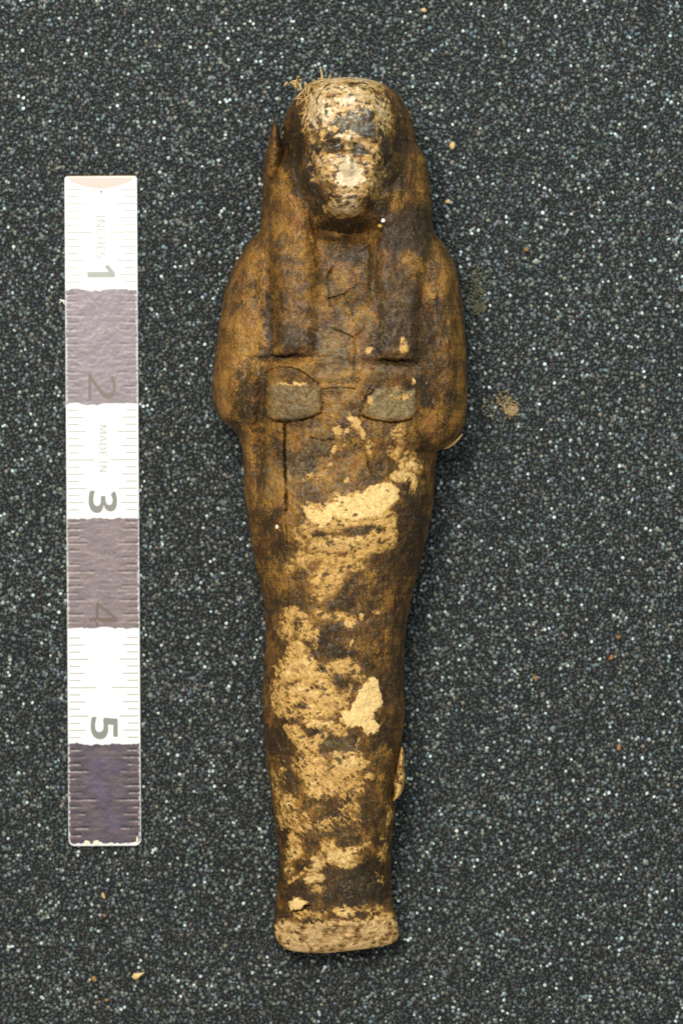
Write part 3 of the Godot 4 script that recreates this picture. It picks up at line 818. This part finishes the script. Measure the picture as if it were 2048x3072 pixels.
func make_figurine() -> void:
	sculpt()
	colour_in()
	# rows of the grid, closer at the two ends
	var rows := PackedFloat32Array()
	var v := 236.0
	while v < 2868.0:
		rows.append(v)
		v += 0.7 if v < 250 else 1.2 if v < 275 or v > 2855 else 2.1
	rows.append(2868.0)
	var nr := rows.size()
	var n_top := 420
	var n_low := 70
	var nn := n_top + n_low
	var pos := PackedVector3Array()
	var col := PackedColorArray()
	pos.resize(nr * nn)
	col.resize(nr * nn)
	var reg := PackedByteArray()
	reg.resize(nr * nn)
	var ang := PackedFloat32Array()
	for k in nn:
		ang.append(lerpf(-0.10, PI + 0.10, k / float(n_top)) if k < n_top else lerpf(PI + 0.10, TAU - 0.10, (k - n_top) / float(n_low)))
	var ex := 2.0 / 2.35
	var xs := PackedFloat32Array()
	var ys := PackedFloat32Array()
	for k in nn:
		var c := cos(ang[k])
		var s := sin(ang[k])
		xs.append(-signf(c) * pow(absf(c), ex))          # from left over the top to the right
		ys.append(signf(s) * pow(absf(s), ex))
	var n_bump := noise(91, 0.35, 3)
	for r in nr:
		v = rows[r]
		var lu := curve(LEFT, v) + 2.2 * n_edge.get_noise_2d(v * 0.12, 7.0)
		var ru := curve(RIGHT, v) + 2.2 * n_edge.get_noise_2d(v * 0.12, 70.0)
		var cu := (lu + ru) / 2
		var hw := (ru - lu) / 2
		var h := curve(TOP, v)
		var lo := curve(BOTTOM, v)
		var yc := lo + minf(11.0, 0.42 * (h - lo))
		for k in nn:
			var i := r * nn + k
			var u := cu + hw * xs[k]
			var s := ys[k]
			var y := yc + ((h - yc) if s > 0 else (yc - lo)) * s
			var q := Vector3(u * S * 1000.0, y, v * S * 1000.0)
			if s > 0.0:
				var top := smoothstep(0.05, 0.62, s)
				var fu := 1024.0 + (u - 1024.0) * KF
				var fv := 1536.0 + (v - 1536.0) * KF
				var wob := n_edge.get_noise_3dv(q)
				var dy := relief.at(fu + 5.0 * wob, fv + 4.0 * wob)
				var ck := cut.at(fu + 5.5 * wob, fv + 5.5 * wob) * clampf(0.85 + 1.0 * n_coarse.get_noise_2d(q.x + 50.0, q.z), 0.25, 1.0)
				dy += 0.36 * n_bump.get_noise_3dv(q) + 0.10 * n_mid.get_noise_3dv(q) + 0.045 * n_fine.get_noise_3dv(q) + 0.02 * n_speck.get_noise_3dv(q)
				y += dy * top
				var cc := wood(Vector3(q.x, y, q.z), fu, fv, top)
				if ck > 0.01:
					y -= 1.7 * ck * top
					cc = cc.lerp(C_BLACK, 0.8 * ck)  # crack insides also blackened, shade put into the colour
				col[i] = cc
				reg[i] = region(fu, fv, s, v)
			else:
				col[i] = wood(q, u, v, 0.0)
				reg[i] = region(u, v, 0.0, v)
			pos[i] = Vector3((u - 1024.0) * S * KB, y * 0.001, (v - 1536.0) * S * KB)
	# normals
	var nor := PackedVector3Array()
	nor.resize(pos.size())
	for r in nr:
		var r0 := maxi(r - 1, 0) * nn
		var r1 := mini(r + 1, nr - 1) * nn
		for k in nn:
			var a := pos[r * nn + (k + 1) % nn] - pos[r * nn + (k + nn - 1) % nn]
			var b := pos[r1 + k] - pos[r0 + k]
			nor[r * nn + k] = b.cross(a).normalized()
	# split into parts by region
	var faces := []
	for k in 14:
		faces.append(PackedInt32Array())
	for r in nr - 1:
		for k in nn:
			var a := r * nn + k
			var b := r * nn + (k + 1) % nn
			faces[reg[a]].append_array([a, b, b + nn, a, b + nn, a + nn])
	var caps := [[0, 1], [nr - 1, 10]]
	for cp in caps:
		var mid := Vector3.ZERO
		for k in nn:
			mid += pos[cp[0] * nn + k] / nn
		pos.append(mid)
		col.append(col[cp[0] * nn + n_top / 2])
		nor.append(Vector3(0, 0.2, -1 if cp[0] == 0 else 1).normalized())
		for k in nn:
			var a: int = cp[0] * nn + k
			var b: int = cp[0] * nn + (k + 1) % nn
			faces[cp[1]].append_array([pos.size() - 1, b, a] if cp[0] == 0 else [pos.size() - 1, a, b])
	var root := Node3D.new()
	root.name = "funerary_figurine"
	add_child(root)
	tag(root, "worn brown wooden mummy-shaped figurine with pale flaking face, lying on its back", "figurine")
	var rough := noise_map(0.02, 0.30, 0.74, 5)
	var mat := paint(1.0, 0.34)
	mat.roughness_texture = rough
	mat.uv1_triplanar = true
	mat.uv1_scale = Vector3(60, 60, 60)
	var shiny := paint(1.0, 0.6)
	shiny.roughness_texture = noise_map(0.02, 0.18, 0.58, 6)
	shiny.uv1_triplanar = true
	shiny.uv1_scale = Vector3(60, 60, 60)
	var chalk := paint(0.85, 0.3)
	var made := {}
	var plan := [[0, "torso", -1], [1, "wig", -1], [2, "face", -1], [3, "lappet", 1], [4, "lappet", 1], [5, "arm", -1], [6, "arm", -1], [7, "hand", 5], [8, "hand", 6], [9, "legs", -1], [10, "foot_base", -1], [11, "gesso_flake", 9], [12, "gesso_flake", 10], [13, "gesso_patch", 9]]
	for w in plan:
		var idx: PackedInt32Array = faces[w[0]]
		var remap := {}
		var pv := PackedVector3Array()
		var pn := PackedVector3Array()
		var pc := PackedColorArray()
		var pi := PackedInt32Array()
		for j in idx:
			var t: int = remap.get(j, -1)
			if t < 0:
				t = pv.size()
				remap[j] = t
				pv.append(pos[j])
				pn.append(nor[j])
				pc.append(col[j])
			pi.append(t)
		var use: Material = shiny if w[0] == 2 else chalk if w[0] > 10 else mat
		made[w[0]] = part(w[1], array_mesh(pv, pn, pc, pi), use, root if w[2] < 0 else made[w[2]])
	made[2].set_meta("label", "face with cream gesso flaking off black resin")
	made[11].set_meta("label", "large leaf-shaped pale yellow flake scar on the shin")
	made[12].set_meta("label", "small lifted cream flake above the toes")
	made[13].set_meta("label", "crescent of bare cream gesso below the hands")
	# split-off sliver of the wig beside the head
	loft("wig_splinter", [366, 823, 827, 380, 818, 833, 396, 814, 838, 423, 806, 843, 460, 798, 849, 500, 792, 853, 540, 788, 852, 580, 788, 846, 620, 796, 840], 10.0, [366, 5, 400, 8.5, 480, 11.0, 535, 9.0, 580, 4.5, 620, 2.0], made[1], mat)
	loft("lifted_flake", [2240, 1203, 1206, 2262, 1196, 1211, 2300, 1190, 1211, 2330, 1184, 1215, 2352, 1178, 1212, 2375, 1180, 1204, 2398, 1176, 1186], 13.0, [2240, 1.5, 2300, 4.5, 2398, 2.5], made[9], chalk)
	# curled pale edge under the right elbow
	var st := SurfaceTool.new()
	st.begin(Mesh.PRIMITIVE_TRIANGLES)
	tube(PackedVector3Array([bod(1386, 1302, 0.0135), bod(1374, 1316, 0.0137), bod(1358, 1330, 0.0138), bod(1344, 1339, 0.0137), bod(1330, 1347, 0.0133)]), PackedFloat32Array([0.0001, 0.00026, 0.0004, 0.00042, 0.00016]), st, Color(0.50, 0.31, 0.12))
	st.generate_normals()
	part("chipped_edge", st.commit(), chalk, made[6])
	# dry fibres on the crown
	st = SurfaceTool.new()
	st.begin(Mesh.PRIMITIVE_TRIANGLES)
	for k in 30:
		var a := Vector2(rng.randf_range(893, 1005), 0)
		a.y = lerpf(300, 246, clampf((a.x - 893) / 75.0, 0, 1)) + rng.randf_range(-4, 34)
		var dir := Vector2.from_angle(rng.randfn(-PI / 2 - 0.1, 0.45) + PI * 0.22) * rng.randf_range(8, 24)
		var b := a + dir
		var hh := 0.019 + 0.0035 * clampf((a.y - 246) / 50.0, 0.0, 1.6) + 0.002
		tube(PackedVector3Array([bod(a.x - dir.x, a.y - dir.y, hh + 0.001), bod(a.x, a.y, hh + 0.0012), bod(b.x + rng.randf_range(-4, 4), b.y, hh - 0.0005)]), PackedFloat32Array([0.00006, 0.00011, 0.00004]), st, Color(0.5, 0.35, 0.15) * rng.randf_range(0.7, 1.2))
	for k in 26:
		var a := Vector2(890, 258) + Vector2(rng.randfn(0, 8), rng.randfn(0, 6))
		var b := a + Vector2.from_angle(rng.randf() * TAU) * rng.randf_range(6, 16)
		tube(PackedVector3Array([bod(a.x, a.y, 0.017), bod((a.x + b.x) / 2, (a.y + b.y) / 2, 0.018), bod(b.x, b.y, 0.0172)]), PackedFloat32Array([0.00022, 0.00034, 0.00010]), st, Color(0.55, 0.37, 0.15) * rng.randf_range(0.7, 1.15))
	tube(PackedVector3Array([bod(968, 262, 0.022), bod(966, 240, 0.0222), bod(962, 222, 0.0222), bod(960, 212, 0.022)]), PackedFloat32Array([0.00025, 0.00025, 0.00014, 0.00005]), st, Color(0.45, 0.32, 0.15))
	tube(PackedVector3Array([bod(905, 285, 0.0205), bod(902, 272, 0.0195), bod(896, 262, 0.018)]), PackedFloat32Array([0.0003, 0.00025, 0.0002]), st, Color(0.45, 0.32, 0.15))
	st.generate_normals()
	var tuft := part("dry_fibres", st.commit(), chalk, made[1])
	tuft.set_meta("kind", "stuff")


func noise_map(freq: float, lo: float, hi: float, sd: int) -> NoiseTexture2D:
	var t := NoiseTexture2D.new()
	t.width = 512
	t.height = 512
	t.seamless = true
	t.generate_mipmaps = false
	t.noise = noise(sd, freq, 4, 0.6)
	var g := Gradient.new()
	g.set_color(0, Color(lo, lo, lo))
	g.set_color(1, Color(hi, hi, hi))
	t.color_ramp = g
	return t


func loft(called: String, edges: Array, yc: float, half: Array, parent: Node, mat: Material) -> void:
	var n := 28
	var lefts := []
	var rights := []
	for k in range(0, edges.size(), 3):
		lefts.append_array([edges[k], edges[k + 1]])
		rights.append_array([edges[k], edges[k + 2]])
	var v0: float = edges[0]
	var v1: float = edges[edges.size() - 3]
	var rows := int((v1 - v0) / 2.5)
	var pos := PackedVector3Array()
	var col := PackedColorArray()
	var bright := called == "lifted_flake"
	for r in rows + 1:
		var v := lerpf(v0, v1, r / float(rows))
		var l := curve(lefts, v)
		var rr := curve(rights, v)
		var h := curve(half, v)
		for k in n:
			var a := TAU * k / n
			var u := (l + rr) / 2 - (rr - l) / 2 * cos(a)
			var y := yc + h * sin(a)
			var q := Vector3(u * S * 1000, y, v * S * 1000)
			var wob := 0.35 * n_mid.get_noise_3dv(q)
			pos.append(bod(u + wob * 6.0, v, (y + wob) * 0.001))
			var c := wood(q, u, v, 0.0 if bright else 0.8)
			if bright:
				c = c.lerp(C_TAN.lerp(C_CREAM, 0.25), smoothstep(-0.25, 0.1, n_mid.get_noise_3dv(q) + 0.2 * n_fine.get_noise_3dv(q)))
			col.append(c)
	var idx := PackedInt32Array()
	var nor := PackedVector3Array()
	nor.resize(pos.size())
	for r in rows + 1:
		for k in n:
			var a := pos[r * n + (k + 1) % n] - pos[r * n + (k + n - 1) % n]
			var b := pos[mini(r + 1, rows) * n + k] - pos[maxi(r - 1, 0) * n + k]
			nor[r * n + k] = b.cross(a).normalized()
			if r < rows:
				var i := r * n + k
				var j := r * n + (k + 1) % n
				idx.append_array([i, j, j + n, i, j + n, i + n])
	for k in range(1, n - 1):
		idx.append_array([0, k + 1, k])
		idx.append_array([rows * n, rows * n + k, rows * n + k + 1])
	part(called, array_mesh(pos, nor, col, idx), mat, parent)


# ---------------------------------------------------------------- crumbs and dust on the foam

func crumb(called: String, label: String, category: String, group: String, u: float, v: float, ru: float, rv: float, ang: float, tall: float, c: Color, base := 0.0, tail := Vector2.ZERO) -> void:
	var n := 14
	var rows := 8
	var pos := PackedVector3Array()
	var st := SurfaceTool.new()
	st.begin(Mesh.PRIMITIVE_TRIANGLES)
	var sd := rng.randi() % 1000
	for r in rows + 1:
		var th := PI * r / rows
		for k in n:
			var a := TAU * k / n
			var q := Vector3(sin(th) * cos(a), cos(th), sin(th) * sin(a))
			var m := 1.0 + 0.55 * n_mid.get_noise_3d(q.x * 1.4 + sd, q.y * 1.4, q.z * 1.4)
			var p := Vector2(q.x * ru * m, q.z * rv * m)
			var along := clampf(q.x, 0, 1)
			p += tail * pow(along, 3.0)
			if tail != Vector2.ZERO:
				p.y = lerpf(p.y, tail.y * along, pow(along, 2.0) * 0.75)
			p = p.rotated(deg_to_rad(ang))
			pos.append(Vector3(p.x * S, maxf(q.y * m, -0.9) * tall * 0.5 + tall * 0.45, p.y * S))
	for r in rows:
		for k in n:
			var a := r * n + k
			var b := r * n + (k + 1) % n
			for j in [a, b, b + n, a, b + n, a + n]:
				var f: float = 1.0 + 0.35 * n_mid.get_noise_3dv(pos[j] * 3000.0 + Vector3(sd, 0, 0))
				st.set_color(Color(c.r * f, c.g * f, c.b * f))
				st.add_vertex(pos[j])
	st.index()
	st.generate_normals()
	var o := part(called, st.commit(), paint(0.8, 0.3))
	var k := (D - base) / D
	o.position = Vector3((u - 1024.0) * S * k, base, (v - 1536.0) * S * k)
	tag(o, label, category, group)


func dust(called: String, label: String, places: Array, c: Color, sd: int) -> void:
	var st := SurfaceTool.new()
	st.begin(Mesh.PRIMITIVE_TRIANGLES)
	rng.seed = sd
	var lo := Vector3.ZERO
	for e in places:
		for k in e[4]:
			var a := rng.randf() * TAU
			var rad := sqrt(rng.randf())
			var u: float = e[0] + cos(a) * rad * e[2]
			var v: float = e[1] + sin(a) * rad * e[3]
			var s: float = rng.randf_range(0.00010, 0.00032) * e[5]
			var q := spot(u, v, -0.00022 + rng.randf_range(0.0, 0.00035))
			var b := Basis.from_euler(Vector3(rng.randf() * TAU, rng.randf() * TAU, rng.randf() * TAU)).scaled_local(Vector3(s, s * 0.6, s * 1.3))
			var vs := [Vector3(1, 0, 0), Vector3(-1, 0, 0), Vector3(0, 1, 0), Vector3(0, -1, 0), Vector3(0, 0, 1), Vector3(0, 0, -1)]
			st.set_color(c * rng.randf_range(0.5, 1.2))
			for f in [[0, 2, 4], [4, 2, 1], [1, 2, 5], [5, 2, 0], [0, 4, 3], [4, 1, 3], [1, 5, 3], [5, 0, 3]]:
				for j in [0, 2, 1]:
					st.add_vertex(q + b * vs[f[j]])
	st.generate_normals()
	var o := part(called, st.commit(), paint(0.9, 0.2))
	tag(o, label, "dust", "", "stuff")


func make_crumbs() -> void:
	var tan := Color(0.60, 0.40, 0.17)
	var amber := Color(0.26, 0.145, 0.045)
	var g := "wood crumbs scattered on the foam"
	crumb("wood_crumb", "pale tan wood crumb with a pointed tail, below the ruler's lower end", "wood crumb", g, 411, 2927, 14, 9, -8, 0.0011, Color(0.72, 0.50, 0.22), 0.0, Vector2(12, -7))
	crumb("wood_crumb", "slim tan wood crumb on the foam between ruler end and tailed crumb", "wood crumb", g, 311, 2687, 5, 11, -25, 0.0007, tan)
	crumb("wood_crumb", "tan wood crumb on the foam right of the figurine's wig", "wood crumb", g, 1356, 436, 8, 12, 10, 0.0009, tan)
	crumb("wood_crumb", "small golden crumb on the foam right of the figurine's chin", "wood crumb", g, 1343, 606, 8, 7, 0, 0.0008, tan)
	crumb("wood_crumb", "small orange crumb on the foam to the right of the figurine's shoulder", "wood crumb", g, 1578, 749, 8, 6, 20, 0.0007, amber)
	crumb("wood_crumb", "tan speck on the foam at the top edge of the picture", "wood crumb", g, 1271, 31, 8, 6, 20, 0.0007, tan)
	crumb("wood_crumb", "orange-yellow crumb on the foam right of the pale leaf-shaped flake", "wood crumb", g, 1603, 2033, 8, 6, 10, 0.0007, amber)
	crumb("wood_crumb", "rust-coloured crumb on the foam near the right edge, in a short trail", "wood crumb", g, 1832, 1972, 6, 9, 20, 0.0007, Color(0.30, 0.13, 0.05))
	crumb("wood_crumb", "amber crumb on the foam by the right edge, uppermost of its trail", "wood crumb", g, 1853, 1911, 7, 6, 0, 0.0007, amber)
	crumb("wood_crumb", "rust crumb on the foam, lowest at the right edge of the picture", "wood crumb", g, 1855, 2242, 6, 9, 0, 0.0006, Color(0.34, 0.17, 0.08))
	crumb("wood_crumb", "brown crumb on the foam left of the pale tailed crumb", "wood crumb", g, 283, 2936, 6, 9, -30, 0.0006, Color(0.30, 0.17, 0.06))
	crumb("wood_crumb", "golden-brown speck on the foam below the pale tailed crumb", "wood crumb", g, 320, 3000, 6, 5, 0, 0.0006, amber)
	crumb("wood_crumb", "pinkish speck on the foam above the slim tan crumb's lower end", "wood crumb", g, 314, 2746, 5, 5, 0, 0.0006, Color(0.27, 0.14, 0.10))
	crumb("grit_grain", "white grain of grit resting on the figurine's chest below the right jaw", "grit", "", 1149, 662, 6, 6, 0, 0.0007, Color(0.8, 0.78, 0.7), 0.0262)
	crumb("grit_grain", "yellow grain of grit resting beside the white grain on the chest", "grit", "", 1139, 678, 6, 5, 0, 0.0006, Color(0.5, 0.32, 0.05), 0.0256)
	crumb("grit_grain", "pale round grain of grit on the figurine's left thigh", "grit", "", 831, 1580, 6, 6, 0, 0.0006, Color(0.8, 0.72, 0.55), 0.0238)
	dust("dust_smear", "pale grey-green dust smeared on the foam beside the right arm", [[1434, 845, 24, 44, 150, 0.8], [1428, 900, 30, 44, 190, 0.8], [1438, 922, 22, 16, 90, 0.9], [1430, 870, 50, 80, 90, 0.8]], Color(0.20, 0.19, 0.12), 5)
	dust("dust_clump", "fluffy tan dust clump on the foam right of the elbow", [[1530, 1222, 24, 22, 110, 1.1], [1510, 1195, 22, 22, 60, 0.9], [1538, 1232, 14, 12, 80, 1.3], [1500, 1225, 60, 40, 110, 0.8]], Color(0.42, 0.31, 0.16), 6)
	var st := SurfaceTool.new()
	st.begin(Mesh.PRIMITIVE_TRIANGLES)
	tube(PackedVector3Array([spot(178, 910, 0.0001), spot(188, 900, 0.0005), spot(197, 905, 0.0006), spot(205, 893, 0.0008)]), PackedFloat32Array([0.0001, 0.0002, 0.0002, 0.0001]), st, Color(0.7, 0.68, 0.62))
	tube(PackedVector3Array([spot(180, 898, 0.0003), spot(190, 904, 0.0005), spot(196, 914, 0.0003)]), PackedFloat32Array([0.0001, 0.0002, 0.0001]), st, Color(0.7, 0.68, 0.62))
	st.generate_normals()
	tag(part("lint_fibre", st.commit(), paint(0.9, 0.2)), "whitish lint fibre caught at the ruler's left edge", "lint")
